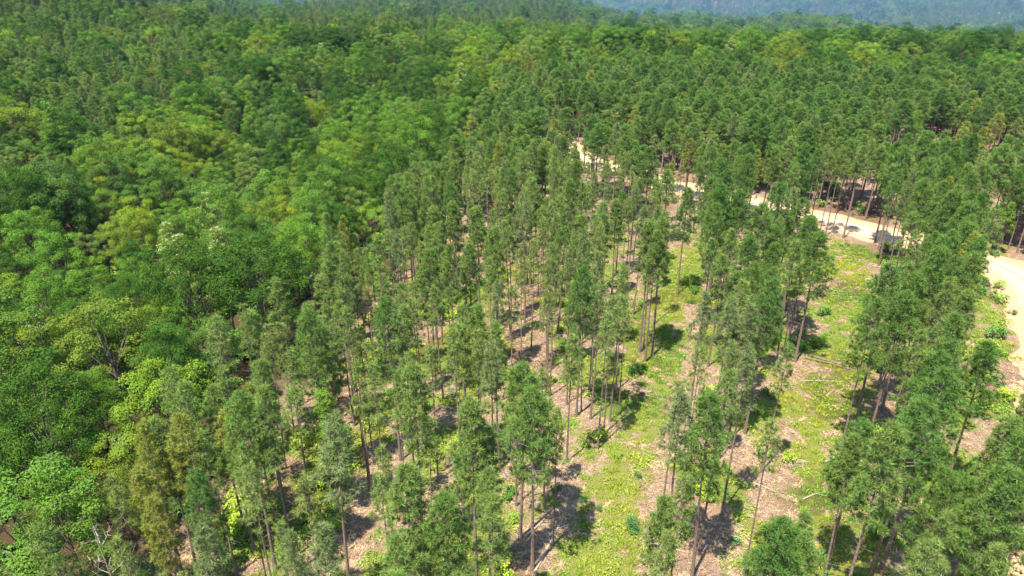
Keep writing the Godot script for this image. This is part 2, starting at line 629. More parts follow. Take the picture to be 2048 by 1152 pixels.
func make_variants() -> void:
	var p := func(look: String, height: float, bare: float, girth: float, reach: float, branches: int, tufts: float, size: float, blades: int, tone: Color) -> void:
		pine_vars.append(make_pine({"look": look, "height": height, "bare": bare, "girth": girth, "reach": reach, "branches": branches, "tufts": tufts, "tuft_size": size, "blades": blades, "tone": tone}))
	p.call("bushy-topped pine", 18.0, 0.58, 0.16, 1.32, 54, 5.3, 0.41, 24, Color(0.167, 0.248, 0.060))
	p.call("narrow pine", 17.5, 0.65, 0.13, 0.95, 42, 5.7, 0.38, 22, Color(0.183, 0.264, 0.068))
	p.call("thin-crowned pine", 16.5, 0.68, 0.11, 1.05, 26, 4.8, 0.38, 20, Color(0.211, 0.277, 0.076))
	p.call("deep green pine", 18.5, 0.55, 0.17, 1.85, 58, 5.3, 0.41, 24, Color(0.117, 0.214, 0.049))
	p.call("dense dark pine", 18.0, 0.53, 0.17, 1.95, 62, 5.3, 0.41, 24, Color(0.100, 0.192, 0.041))
	p.call("olive pine", 16.5, 0.55, 0.14, 1.32, 44, 5.1, 0.40, 24, Color(0.251, 0.272, 0.054))
	p.call("slender pine", 15.5, 0.67, 0.095, 0.80, 30, 5.3, 0.36, 20, Color(0.195, 0.267, 0.071))
	p.call("broad-crowned pine", 17.0, 0.54, 0.16, 2.05, 54, 4.9, 0.43, 24, Color(0.145, 0.235, 0.054))
	p.call("short pine", 11.5, 0.47, 0.09, 1.25, 34, 5.1, 0.36, 22, Color(0.156, 0.238, 0.067))
	p.call("grey-green pine", 17.5, 0.62, 0.14, 1.01, 42, 5.1, 0.40, 22, Color(0.195, 0.248, 0.093))
	p.call("ragged pine", 17.0, 0.60, 0.13, 1.23, 28, 4.8, 0.41, 22, Color(0.173, 0.248, 0.062))
	p.call("full-crowned pine", 17.0, 0.51, 0.17, 2.00, 62, 5.1, 0.43, 24, Color(0.133, 0.227, 0.051))
	p.call("sparse-topped pine", 14.5, 0.71, 0.10, 0.95, 18, 5.1, 0.38, 20, Color(0.223, 0.272, 0.080))
	p.call("lopsided pine", 16.0, 0.63, 0.13, 1.10, 30, 4.9, 0.40, 22, Color(0.183, 0.257, 0.064))
	var b := func(look: String, shape: String, height: float, low: float, radius: float, clumps: int, clump: float, leaves: int, size: float, tone: Color, bloom := Color.BLACK) -> void:
		var d := {"look": look, "shape": shape, "height": height, "low": low, "radius": radius, "clumps": clumps, "clump": clump, "leaves": leaves, "leaf": size, "tone": tone, "girth": 0.19}
		if bloom != Color.BLACK:
			d.bloom = bloom
		broad_vars.append(make_broad(d))
	b.call("round mid-green tree", "round", 15.5, 0.30, 3.3, 47, 0.95, 300, 0.104, Color(0.086, 0.175, 0.018))
	b.call("tall dark green tree", "round", 17.5, 0.28, 3.1, 50, 0.90, 300, 0.104, Color(0.042, 0.101, 0.014))
	b.call("spreading bright green tree", "flat", 14.5, 0.32, 3.8, 50, 0.95, 287, 0.104, Color(0.128, 0.209, 0.020))
	b.call("bluish green tree", "round", 15.0, 0.30, 3.2, 43, 0.95, 287, 0.104, Color(0.073, 0.138, 0.026))
	b.call("yellow-green tree", "round", 14.0, 0.30, 3.2, 43, 0.90, 275, 0.104, Color(0.174, 0.239, 0.018))
	b.call("pointed green tree", "cone", 17.5, 0.26, 3.1, 53, 0.85, 287, 0.096, Color(0.105, 0.192, 0.022))
	b.call("cream-tipped pointed tree", "cone", 16.5, 0.26, 3.1, 48, 0.85, 251, 0.096, Color(0.128, 0.192, 0.028), Color(0.40, 0.43, 0.22))
	b.call("broad olive tree", "flat", 14.5, 0.34, 4.1, 53, 0.95, 287, 0.104, Color(0.132, 0.192, 0.018))
	b.call("dense deep green tree", "round", 16.0, 0.24, 3.9, 63, 0.99, 323, 0.104, Color(0.041, 0.094, 0.012))
	b.call("small fresh green tree", "round", 10.5, 0.24, 2.3, 28, 0.77, 263, 0.088, Color(0.128, 0.227, 0.022))
	b.call("tufty green tree", "flat", 15.5, 0.30, 3.4, 36, 1.04, 359, 0.112, Color(0.082, 0.158, 0.022))
	b.call("dusty green tree", "round", 15.0, 0.30, 3.3, 44, 0.85, 275, 0.104, Color(0.111, 0.169, 0.032))
	b.call("brownish green tree", "flat", 15.0, 0.32, 3.6, 47, 0.90, 275, 0.104, Color(0.112, 0.157, 0.020))


func pick(weights: Array) -> int:
	var sum := 0.0
	for w in weights:
		sum += w
	var r := rng.randf() * sum
	for i in weights.size():
		r -= weights[i]
		if r <= 0.0:
			return i
	return 0


func plant() -> void:
	# trees whose feet show in the photograph
	var feet: Array[Vector2] = [Vector2(-15.0, -55.0), Vector2(-14.2, -55.4), Vector2(-9.0, -45.1), Vector2(-7.5, -42.4), Vector2(-5.2, -55.2), Vector2(-4.3, -54.2), Vector2(-3.3, -54.2), Vector2(-3.0, -51.9), Vector2(-1.7, -47.9), Vector2(-1.2, -53.7), Vector2(0.4, -48.6), Vector2(0.7, -44.6), Vector2(3.0, -48.8), Vector2(7.2, -62.7), Vector2(7.8, -63.4), Vector2(8.7, -62.1), Vector2(8.9, -56.9), Vector2(9.8, -59.1), Vector2(10.8, -61.6), Vector2(13.4, -46.6), Vector2(13.1, -42.1), Vector2(15.6, -48.2), Vector2(-10.2, -72.8), Vector2(-10.2, -79.8), Vector2(-9.3, -78.6), Vector2(-7.6, -72.4), Vector2(-1.5, -104.4), Vector2(0.5, -89.5), Vector2(1.8, -84.7), Vector2(2.5, -77.0), Vector2(3.9, -82.2), Vector2(5.1, -85.7), Vector2(5.9, -84.3), Vector2(7.5, -78.8), Vector2(8.2, -77.7), Vector2(16.6, -76.6), Vector2(17.3, -77.7), Vector2(16.9, -74.2), Vector2(18.1, -75.7), Vector2(20.2, -84.7), Vector2(25.4, -94.1), Vector2(33.8, -56.1), Vector2(37.4, -60.6), Vector2(37.5, -58.0), Vector2(37.9, -55.0), Vector2(34.6, -49.3), Vector2(34.2, -47.4), Vector2(36.2, -49.9), Vector2(36.7, -49.1), Vector2(30.4, -40.9), Vector2(41.0, -50.2), Vector2(46.3, -49.1), Vector2(45.7, -48.0), Vector2(19.1, -40.7), Vector2(20.9, -57.7), Vector2(20.0, -53.9), Vector2(25.0, -59.5), Vector2(15.8, -42.7), Vector2(19.2, -47.5), Vector2(37.5, -40.6), Vector2(38.8, -41.2), Vector2(40.2, -40.3), Vector2(-24.8, -40.6), Vector2(-26.3, -44.6), Vector2(-19.6, -41.1), Vector2(-20.3, -44.2), Vector2(-17.7, -40.9), Vector2(-20.2, -46.2), Vector2(-26.8, -40.2), Vector2(-26.0, -40.9), Vector2(1.7, -41.1)]
	for f in feet:
		var v: int = pick([2, 2, 2, 0, 0, 0, 2, 0.7, 0, 2, 1.5, 0.3, 1, 1]) if f.x < 25.0 else pick([1, 0.5, 0, 3, 3, 0, 0, 2, 0, 0, 0.5, 2, 0, 1])
		if f.x < -15.0:
			v = pick([1, 1, 1, 0, 0, 2, 1, 1, 0, 1, 1, 0, 0, 1])
		if f == Vector2(7.2, -62.7):
			v = 3
		add_pine(f.x, f.y, v, rng.randf_range(0.93, 1.06), 1.0)
		occupy(f.x, f.y)
	add_pine(-3.7, -40.7, 8, 1.0, 1.0)
	occupy(-3.7, -40.7)
	# broadleaved trees that stand out
	var special := [[-66.7, -114.2, 4, 1.05, "bright yellow-green tree glowing among darker broadleaved crowns"], [-53.0, -113.6, 6, 1.0, "cream-tipped pointed tree, taller of two above the olive crowns"], [-51.6, -96.2, 6, 1.0, "cream-tipped pointed tree, nearer of two, beside olive crowns"],
		[-108.6, -243.0, 5, 1.0, "pointed green tree with pale tip at the left pine hill's foot"], [-29.1, -142.7, 8, 1.0, "dark rounded tree standing at the pine edge, nearer of two"], [-19.3, -162.8, 8, 1.1, "dark rounded tree at the pine edge, farther and bigger of two"],
		[8.5, -129.1, 8, 0.82, "dark broadleaved tree alone among pines beside the sandy road"], [-2.1, -116.3, 6, 0.86, "pale-tipped broadleaved tree alone among pines left of the road"], [96.1, -162.8, 5, 0.9, "bright green broadleaved tree alone among pines beyond the road"],
		[100.5, -301.0, 0, 1.62, "big rounded green tree rising alone above the far wood's edge"], [181.0, -285.0, 8, 1.38, "huge dark spreading tree at the far wood's edge, rightmost"], [-38.7, -110.9, 4, 0.95, "yellowish rounded tree beside a bare grey crown"], [-58.4, -262.0, 8, 0.6, "small very dark round tree amid paler crowns"],
		[-31.0, -50.6, 2, 0.95, "bright leafy tree with pale trunk at the dark gap"], [-38.5, -45.1, 8, 1.1, "large deep green tree with lobed crown at the lower left"], [-31.5, -33.0, 10, 1.05, "large tufty green tree at the lower left corner"], [81.4, -113.4, 4, 0.62, "small yellow-green tree beside the road bend"]]
	for s in special:
		add_broad(s[0], s[1], s[2], s[3], 1.0, s[4])
		occupy(s[0], s[1])
	# the rest of the wood, thinner cells near, wider cells far
	for zone in [[-20.0, 140.0, 2.8], [140.0, 340.0, 3.3], [340.0, 820.0, 5.6], [820.0, 1500.0, 6.2], [1500.0, 3200.0, 8.6]]:
		var from: float = zone[0]
		var to: float = zone[1]
		var cell: float = zone[2]
		for j in int((to - from) / cell):
			var zz := -(from + (j + 0.5) * cell)
			var half := 0.86 * maxf(-zz, 0.0) + 34.0
			for i in int(2.0 * half / cell):
				var x := -half + (i + rng.randf_range(0.12, 0.88)) * cell
				var z := zz + rng.randf_range(-0.38, 0.38) * cell
				if x * x + z * z < 22.0 * 22.0:
					continue
				grow(x, z, cell)


func grow(x: float, z: float, cell: float) -> void:
	var near := z > -330.0
	var road := 99.0
	if near:
		road = along(ROAD, Vector2(x, z))
		if road < (3.2 if z < -200.0 else 11.5 if z > -100.0 and z < -45.0 and x < 82.0 else 5.6):
			return
		if bump(x, z, 116.0, -172.0, 20.0, 7.0) > 0.4:
			return
	var stand := in_stand(x, z)
	if stand:
		var g := grass_strip(x, z)
		if g < 3.4:
			return
		var thinned := z > -118.0 and along_side(x, z)
		var shown := z > -66.0 and z < -40.5 and x > -16.0 and x < 42.0
		var chance := (0.34 if x < 4.0 else 0.34 if x > 32.0 else 0.20) if shown else (0.72 if x < 12.0 else 0.85 if x > 9.0 - z * 0.48 else 0.5) if thinned else 0.92
		if x > 85.0 and z > -175.0 and z < -120.0:
			chance = 0.5
		if x < 58.0 and z < -80.0 and z > -190.0 and along(ROAD, Vector2(x, z) * (1.0 + 22.0 / Vector2(x, z).length())) < 22.0:
			chance *= 0.36
		if bump(x, z, 100.0, -150.0, 24.0, 15.0) > 0.3:
			chance *= 0.35
		if rng.randf() > chance or blocked(x, z, 1.7):
			return
	var size := lerpf(0.72, 1.42, pow(rng.randf(), 1.3))
	if near and not stand:
		var mixed := pine_share(x, z) > 0.3
		if blocked(x, z, 2.7 if mixed else 5.5 * size) or rng.randf() < (0.12 if mixed else 0.25):
			return
	var far := smoothstep(600.0, 2000.0, -z)
	if rng.randf() < pine_share(x, z):
		var v := 0
		if stand and x < 25.0 and z > -125.0:
			v = pick([3, 3, 4, 0.3, 0.1, 1.2 if x < -14.0 else 0.2, 3, 0.6, 0.9, 2.5, 3, 0.5, 1.5, 2])
		elif stand:
			v = pick([2, 1.0, 0.6, 3, 2, 0.8, 0.5, 3, 0.3, 0.8, 1, 3, 0.3, 1])
		else:
			v = pick([3, 1, 2, 1, 0.5, 1.5, 1, 2, 0, 2, 2, 2, 0.3, 1])
		add_pine(x, z, v, rng.randf_range(0.80, 1.10) * (1.0 + 0.12 * far) * (0.9 if z < -125.0 else 1.0), rng.randf_range(0.86, 1.12))
		if near:
			occupy(x, z)
	else:
		var v := pick([3.5, 3, 1.2, 2.0, 0.2, 1.8, 0.4, 0.8, 2.6, 0.8, 2.6, 1.5, 0.5])
		if stand:
			v = pick([1, 0, 1, 0, 0.3, 1, 0, 0, 0, 3, 0, 0, 0])
		# neighbours of a kind keep together
		elif n_patch.get_noise_2d(x * 0.9 + 700.0, z * 0.9) > 0.18:
			v = pick([2, 0, 1.5, 0, 0.3, 0, 0, 1.6, 0, 0, 1.4, 0, 0.9])
		elif n_patch.get_noise_2d(x * 0.9 - 500.0, z * 0.9) > 0.2:
			v = pick([1, 2, 0, 3, 0, 0.5, 0, 0, 2, 0, 1, 1, 0])
		add_broad(x, z, v, size * (1.0 + 0.16 * far) * (0.75 if stand else 1.0), rng.randf_range(0.82, 1.15))
		if near:
			occupy(x, z)


func along_side(x: float, z: float) -> bool:
	# the stand this side of the road
	return z > -150.0 and x < 72.0 and (z > -118.0 or x < 30.0)


func grass_strip(x: float, z: float) -> float:
	var p := Vector2(x, z)
	return minf(minf(along(STRIP_A, p), along(STRIP_B, p) - 0.6), along(STRIP_C, p) + 0.4)


func stand_words(x: float, z: float) -> Array:
	# [zone, words] of where a tree stands
	var p := Vector2(x, z)
	if in_stand(x, z):
		if along(ROAD, p) < 10.0:
			return ["road", "along the sandy road"]
		if z < -120.0 or x > 72.0:
			return ["beyond", "beyond the sandy road" if x > 20.0 else "far up the stand"]
		if x < edge_x(z) + 12.0:
			return ["edge", "beside the wood"]
		if along(STRIP_A, p) < 9.0:
			return ["strip", "on the middle grass strip"]
		if along(STRIP_B, p) < 9.0:
			return ["glade", "on the right grass glade"]
		return ["litter", "on the straw-covered floor"]
	if z < -235.0:
		return ["back", "in the far wood"]
	if x < -75.0 and z < -130.0:
		return ["hill", "on the left hill"]
	if edge_x(z) - x < 14.0:
		return ["fringe", "edging the pines"]
	return ["hollow", "in the hollow"]


const ORDINAL := ["first", "second", "third", "fourth", "fifth", "sixth", "seventh", "eighth", "ninth", "tenth", "eleventh", "twelfth", "thirteenth", "fourteenth", "fifteenth", "sixteenth", "seventeenth", "eighteenth", "nineteenth", "twentieth"]


# words for every tree of the list: look, where it stands, then its turn from the left among its like in a row counted from the front
func word_labels(list: Array, kinds: Array) -> void:
	var cells := {}
	for t in list:
		if t.get("label", ""):
			continue
		var w := stand_words(t.x, t.z)
		var key: String = w[1]
		if not cells.has(key):
			cells[key] = []
		cells[key].append(t)
	for key in cells:
		var all: Array = cells[key]
		all.sort_custom(func(p, q): return p.x * p.x + p.z * p.z < q.x * q.x + q.z * q.z)
		var per := clampi(ceili(sqrt(float(all.size())) * 1.4), 6, 16)
		for r in ceili(float(all.size()) / per):
			var row: Array = all.slice(r * per, (r + 1) * per)
			row.sort_custom(func(p, q): return p.shown.x < q.shown.x)
			for i in row.size():
				var kind: String = kinds[row[i].v].look
				var turn: String = "leftmost" if i == 0 else "rightmost" if i == row.size() - 1 else ORDINAL[i] + " from left"
				row[i].label = "%s %s, %s in its %s row" % [kind, key, turn, ORDINAL[mini(r, 19)] if r > 0 else "nearest"]


func place_trees() -> void:
	for job in [[pine_list, pine_vars, MAX_PINES, "pine_tree", "pine", "pine_forest", "pines growing in the wood"], [broad_list, broad_vars, MAX_BROAD, "broadleaf_tree", "tree", "broadleaf_forest", "broadleaved trees growing in the wood"]]:
		var list: Array = job[0]
		var kinds: Array = job[1]
		var shown: Array = []
		var rest: Array = []
		for t in list:
			var k: Dictionary = kinds[t.v]
			t.shown = seen_at(Vector3(t.x, t.y + k.height * t.s * 0.75, t.z))
			if t.get("label", "") or (absf(t.shown.x) < 1.02 and absf(t.shown.y) < 1.05):
				t.far = -1.0 if t.get("label", "") else Vector3(t.x, t.y - CAM_HEIGHT, t.z).length()
				shown.append(t)
			else:
				rest.append(t)
		shown.sort_custom(func(p, q): return p.far < q.far)
		rest.append_array(shown.slice(job[2]))
		shown = shown.slice(0, job[2])
		word_labels(shown, kinds)
		for t in shown:
			var o := Node3D.new()
			o.name = numbered(job[3])
			put(o)
			o.transform = tree_place(t)
			tag(o, t.label, job[4], job[6])
			piece("trunk", kinds[t.v].wood, null, o)
			piece("crown", kinds[t.v].leaves, null, o)
		# the rest of the wood, too many to count
		var wood := Node3D.new()
		wood.name = job[5]
		put(wood)
		tag(wood, "endless %s canopy rolling away over the hills" % ["pine" if job[4] == "pine" else "broadleaved"], "forest", "", "stuff")
		for n in kinds.size():
			var mine := rest.filter(func(t): return t.v == n)
			if mine.is_empty():
				continue
			var mm := MultiMesh.new()
			mm.transform_format = MultiMesh.TRANSFORM_3D
			mm.use_colors = true
			mm.mesh = joined(kinds[n])
			mm.instance_count = mine.size()
			for i in mine.size():
				mm.set_instance_transform(i, tree_place(mine[i]))
				var t: float = mine[i].t
				mm.set_instance_color(i, Color(t, t, t))
			var mi := MultiMeshInstance3D.new()
			mi.name = "canopy"
			mi.multimesh = mm
			mi.set_meta("kind", "stuff")
			wood.add_child(mi, true)


func tree_place(t: Dictionary) -> Transform3D:
	var tilt := Vector3(cos(t.a * 7.0), 0, sin(t.a * 7.0))
	var b := Basis(tilt, t.lean) * Basis(Vector3.UP, t.a) * Basis.from_scale(Vector3(t.w, 1.0, t.w) * t.s)
	return Transform3D(b, Vector3(t.x, t.y, t.z))


# ------------------------------------------------------------------ grass, weeds, bushes
func bush_mesh(size: float, leaves: int, tone: Color, leaf_size: float, tall := 0.8) -> Array:
	var lv := PackedVector3Array()
	var lc := PackedColorArray()
	var wood := PackedVector3Array()
	for k in 7:
		var a := rng.randf() * TAU
		var tip := Vector3(cos(a) * size * 0.55, size * tall * rng.randf_range(0.5, 1.0), sin(a) * size * 0.55)
		limb(wood, PackedVector3Array([Vector3(0, -0.1, 0), tip * 0.5 + Vector3.UP * 0.1, tip]), PackedFloat32Array([0.03, 0.02, 0.008]), 3)
		var t2 := vary(tone, 0.2, 0.06)
		for j in leaves / 7:
			var d := (sphere_dir() + Vector3.UP * 0.4).normalized()
			leaf(lv, lc, tip * 0.9 + d * size * 0.45 * rng.randf_range(0.4, 1.0), (d * 0.4 + Vector3.UP * 0.6 + sphere_dir() * 0.6).normalized(), leaf_size, vary(t2, 0.22, 0.06))
	for j in leaves:
		if lv.size() and rng.randf() < 0.0:
			break
	return [raw_mesh(wood, PackedColorArray(), mats.grey_bark), raw_mesh(lv, lc, mats.leaves)]


func sheet(called: String, mesh: Mesh, places: Array, parent: Node) -> void:
	var mm := MultiMesh.new()
	mm.transform_format = MultiMesh.TRANSFORM_3D
	mm.use_colors = true
	mm.mesh = mesh
	mm.instance_count = places.size()
	for i in places.size():
		mm.set_instance_transform(i, places[i][0])
		mm.set_instance_color(i, places[i][1])
	var mi := MultiMeshInstance3D.new()
	mi.name = called
	mi.multimesh = mm
	mi.set_meta("kind", "stuff")
	parent.add_child(mi, true)


func mask(x: float, z: float) -> float:
	var i := int((x + 64.0) / 192.0 * 512.0)
	var j := int((z + 208.0) / 192.0 * 512.0)
	if i < 0 or j < 0 or i > 511 or j > 511:
		return 0.0
	return cover_mask.get_pixel(i, j).r


func make_understory() -> void:
	# grass tufts
	var gv := PackedVector3Array()
	var gc := PackedColorArray()
	for i in 26:
		var a := rng.randf() * TAU
		var o := Vector3(cos(a), 0, sin(a)) * rng.randf() * 0.32
		var d := Vector3(cos(a) * 0.5 + rng.randf_range(-0.4, 0.4), 1.0, sin(a) * 0.5 + rng.randf_range(-0.4, 0.4)).normalized()
		var s := d.cross(sphere_dir()).normalized() * 0.028
		gv.append_array([o - s, o + s, o + d * rng.randf_range(0.18, 0.42)])
		var c := vary(Color(0.275, 0.375, 0.045), 0.25, 0.1)
		gc.append_array([c, c, c])
	var grass_mesh := raw_mesh(gv, gc, mats.grass)
	# low weeds
	var wv := PackedVector3Array()
	var wc := PackedColorArray()
	for i in 34:
		var d := sphere_dir()
		leaf(wv, wc, Vector3(d.x * 0.42, absf(d.y) * 0.34 + 0.04, d.z * 0.42), (Vector3.UP + sphere_dir() * 0.7).normalized(), 0.085, vary(Color(0.21, 0.30, 0.04), 0.3, 0.12))
	var weed_mesh := raw_mesh(wv, wc, mats.leaves)
	var tufts: Array = []
	var weeds: Array = []
	var z := -26.0
	while z > -138.0:
		var x := -30.0
		while x < 84.0:
			var px := x + rng.randf_range(-0.6, 0.6)
			var pz := z + rng.randf_range(-0.6, 0.6)
			var g := mask(px, pz)
			if g > 0.06 and rng.randf() < g * 0.85 and along(ROAD, Vector2(px, pz)) > 5.0:
				var k := 0.5 + 1.1 * pow(rng.randf(), 1.6)
				var b := Basis(Vector3.UP, rng.randf() * TAU).scaled(Vector3(rng.randf_range(0.8, 1.3), rng.randf_range(0.6, 1.3), 1) * k)
				var hue := n_patch.get_noise_2d(px * 3.0, pz * 3.0 + 50.0)
				var t := rng.randf_range(0.8, 1.15)
				var strip := grass_strip(px, pz) < 4.5
				if rng.randf() < (0.82 if strip else 0.38):
					tufts.append([Transform3D(b, Vector3(px, ground_y(px, pz), pz)), Color(t * (1.0 + hue * 0.9), t * (1.0 + hue * 0.2), t)])
				else:
					weeds.append([Transform3D(b, Vector3(px, ground_y(px, pz), pz)), Color(t * (1.0 + hue * 0.4), t, t)])
			x += 0.5
		z -= 0.5
	var meadow := Node3D.new()
	meadow.name = "grass"
	put(meadow)
	tag(meadow, "bright yellow-green grass and low weeds growing between the pines", "grass", "", "stuff")
	sheet("grass_cover", grass_mesh, tufts, meadow)
	sheet("weed_cover", weed_mesh, weeds, meadow)
	# bushes one by one
	var kinds := [
		[bush_mesh(0.75, 260, Color(0.17, 0.29, 0.04), 0.10), "fresh green bush", 1.0],
		[bush_mesh(0.85, 300, Color(0.05, 0.14, 0.045), 0.09, 1.1), "dark round evergreen bush", 0.4],
		[bush_mesh(1.1, 420, Color(0.25, 0.34, 0.035), 0.12, 1.0), "lime green leafy bush", 0.8],
		[bush_mesh(1.0, 360, Color(0.085, 0.20, 0.035), 0.11), "deep green spreading bush", 1.0],
		[bush_mesh(0.6, 200, Color(0.13, 0.23, 0.08), 0.09), "pale grey-green bush", 0.5]]
	var spots: Array = []
	for s in [[4.2, -50.4, 1, 0.9], [10.8, -55.5, 0, 0.8], [38.6, -59.2, 0, 1.6], [33.0, -52.1, 3, 1.2], [31.6, -50.9, 3, 1.0], [34.5, -53.6, 3, 1.1], [32.0, -52.6, 0, 0.8], [33.4, -51.0, 3, 0.9], [35.2, -52.4, 3, 0.7], [33.2, -46.6, 3, 1.2], [35.0, -45.0, 3, 1.0], [31.8, -45.4, 3, 1.1], [34.2, -46.2, 0, 0.8], [32.6, -44.6, 3, 0.9], [36.0, -46.0, 3, 0.9], [33.6, -43.6, 0, 0.9], [30.9, -46.6, 4, 0.8], [-25.5, -48.1, 2, 1.6], [-24.2, -46.5, 2, 1.5], [-24.8, -45.0, 2, 1.4], [-23.6, -44.6, 0, 1.2], [-17.4, -46.8, 2, 1.4], [-16.5, -48.4, 2, 1.3], [-15.8, -46.0, 2, 1.2], [17.6, -50.8, 2, 1.3], [18.4, -49.6, 2, 1.1], [6.6, -49.0, 1, 0.6], [8.0, -48.0, 1, 0.5], [15.2, -45.0, 0, 1.1], [12.3, -52.5, 1, 0.6]]:
		spots.append({"x": s[0], "z": s[1], "v": s[2], "s": s[3]})
	for i in 700:
		var bx := rng.randf_range(-29.0, 66.0)
		var bz := -rng.randf_range(38.0, 118.0)
		if bx < edge_x(bz) + 1.0 or along(ROAD, Vector2(bx, bz)) < 4.6 or grass_strip(bx, bz) < 1.8 or blocked(bx, bz, 0.6):
			continue
		if n_patch.get_noise_2d(bx * 4.0 + 300.0, bz * 4.0) < rng.randf_range(-0.35, 0.35):
			continue
		if absf(seen_at(Vector3(bx, 0, bz)).x) > 1.0 or spots.size() > 285:
			continue
		spots.append({"x": bx, "z": bz, "v": pick([1.2, 0.35, 0.7, 0.9, 0.4]), "s": rng.randf_range(0.5, 1.35)})
	for s in spots:
		s.shown = seen_at(Vector3(s.x, 0, s.z))
	var looks := []
	for k in kinds:
		looks.append({"look": k[1]})
	word_labels(spots, looks)
	for s in spots:
		var o := Node3D.new()
		o.name = numbered("bush")
		put(o)
		o.transform = Transform3D(Basis(Vector3.UP, rng.randf() * TAU).scaled(Vector3.ONE * s.s), Vector3(s.x, ground_y(s.x, s.z), s.z))
		tag(o, s.label, "bush", "bushes under the pines")
		piece("stem", kinds[s.v][0][0], null, o)
		piece("foliage", kinds[s.v][0][1], null, o)
	# scrub under the dense woods, along the road and at the wood's edge
	var scrub: Array = []
	for i in 5200:
		var sx := rng.randf_range(-80.0, 190.0)
		var sz := -rng.randf_range(30.0, 270.0)
		var r := along(ROAD, Vector2(sx, sz))
		if r < 4.4 or absf(sx) > 30.0 - sz * 0.85:
			continue
		var inside := sx > edge_x(sz) + 1.0
		if inside and sz > -118.0 and sx < 62.0 and r > 9.0:
			continue
		if inside and rng.randf() < 0.55:
			continue
		var k := rng.randf_range(0.8, 2.0) * (1.0 if inside else 1.35)
		var t := rng.randf_range(0.75, 1.2)
		scrub.append([Transform3D(Basis(Vector3.UP, rng.randf() * TAU).scaled(Vector3(1, 1.1, 1) * k), Vector3(sx, ground_y(sx, sz), sz)), Color(t, t, t)])
	var under := Node3D.new()
	under.name = "undergrowth"
	put(under)
	tag(under, "leafy green undergrowth filling the shade beneath the trees", "undergrowth", "", "stuff")
	for k in 3:
		var mine: Array = []
		for i in scrub.size():
			if i % 3 == k:
				mine.append(scrub[i])
		var src: Array = kinds[[0, 3, 4][k]][0]
		sheet("scrub", joined({"wood": src[0], "leaves": src[1]}), mine, under)


# ------------------------------------------------------------------ logs, sticks, dead trees
func make_log(from: Vector3, to: Vector3, thick: float, mat: Material, label: String, stubs: int) -> void:
	var o := Node3D.new()
	o.name = numbered("fallen_log")
	put(o)
	o.position = from
	var d := to - from
	var v := PackedVector3Array()
	var bend := Vector3(d.z, 0, -d.x).normalized() * d.length() * rng.randf_range(-0.03, 0.03)
	limb(v, PackedVector3Array([Vector3(0, thick, 0) - d * 0.002, Vector3(0, thick, 0), d * 0.5 + bend + Vector3(0, thick + 0.04, 0), d + Vector3(0, thick * 0.6, 0), d * 1.002 + Vector3(0, thick * 0.6, 0)]), PackedFloat32Array([0.01, thick, thick * 0.75, thick * 0.45, 0.005]), 7)
	piece("stem", raw_mesh(v, PackedColorArray(), mat), null, o)
	for i in stubs:
		var s := PackedVector3Array()
		var p := d * rng.randf_range(0.3, 0.95) + Vector3(0, thick, 0)
		var side := Vector3(d.z, 0, -d.x).normalized() * (1.0 if rng.randf() < 0.5 else -1.0)
		limb(s, PackedVector3Array([p, p + (side + d.normalized() * 0.7 + Vector3.UP * 0.3) * rng.randf_range(0.4, 1.1)]), PackedFloat32Array([0.03, 0.01]), 4)
		piece("branch", raw_mesh(s, PackedColorArray(), mat), null, o)
	tag(o, label, "log", "logs left lying after the thinning")


func make_dead_tree(called: String, x: float, z: float, height: float, mat: Material, label: String, branches: int) -> void:
	var o := Node3D.new()
	o.name = numbered(called)
	put(o)
	o.position = Vector3(x, ground_y(x, z), z)
	var v := PackedVector3Array()
	limb(v, PackedVector3Array([Vector3(0, -0.3, 0), Vector3(0.1, height * 0.5, 0.1), Vector3(-0.05, height, 0.2)]), PackedFloat32Array([0.13, 0.075, 0.02]), 7)
	piece("trunk", raw_mesh(v, PackedColorArray(), mat), null, o)
	for i in branches:
		var b := PackedVector3Array()
		var t := rng.randf_range(0.55, 1.0)
		var a := rng.randf() * TAU
		var p := Vector3(0.05, height * t, 0.12)
		var d := Vector3(cos(a), rng.randf_range(0.3, 1.2), sin(a)).normalized() * rng.randf_range(1.0, 2.6) * (1.25 - t * 0.6)
		limb(b, PackedVector3Array([p, p + d * 0.6, p + d + Vector3(0, 0.3, 0)]), PackedFloat32Array([0.035, 0.022, 0.01]), 4)
		for k in 7:
			var q := p + d * rng.randf_range(0.4, 1.0)
			limb(b, PackedVector3Array([q, q + (sphere_dir() * 0.7 + Vector3.UP * 0.5) * rng.randf_range(0.4, 0.9)]), PackedFloat32Array([0.02, 0.007]), 3)
		piece("branch", raw_mesh(b, PackedColorArray(), mat), null, o)
	tag(o, label, "dead tree")


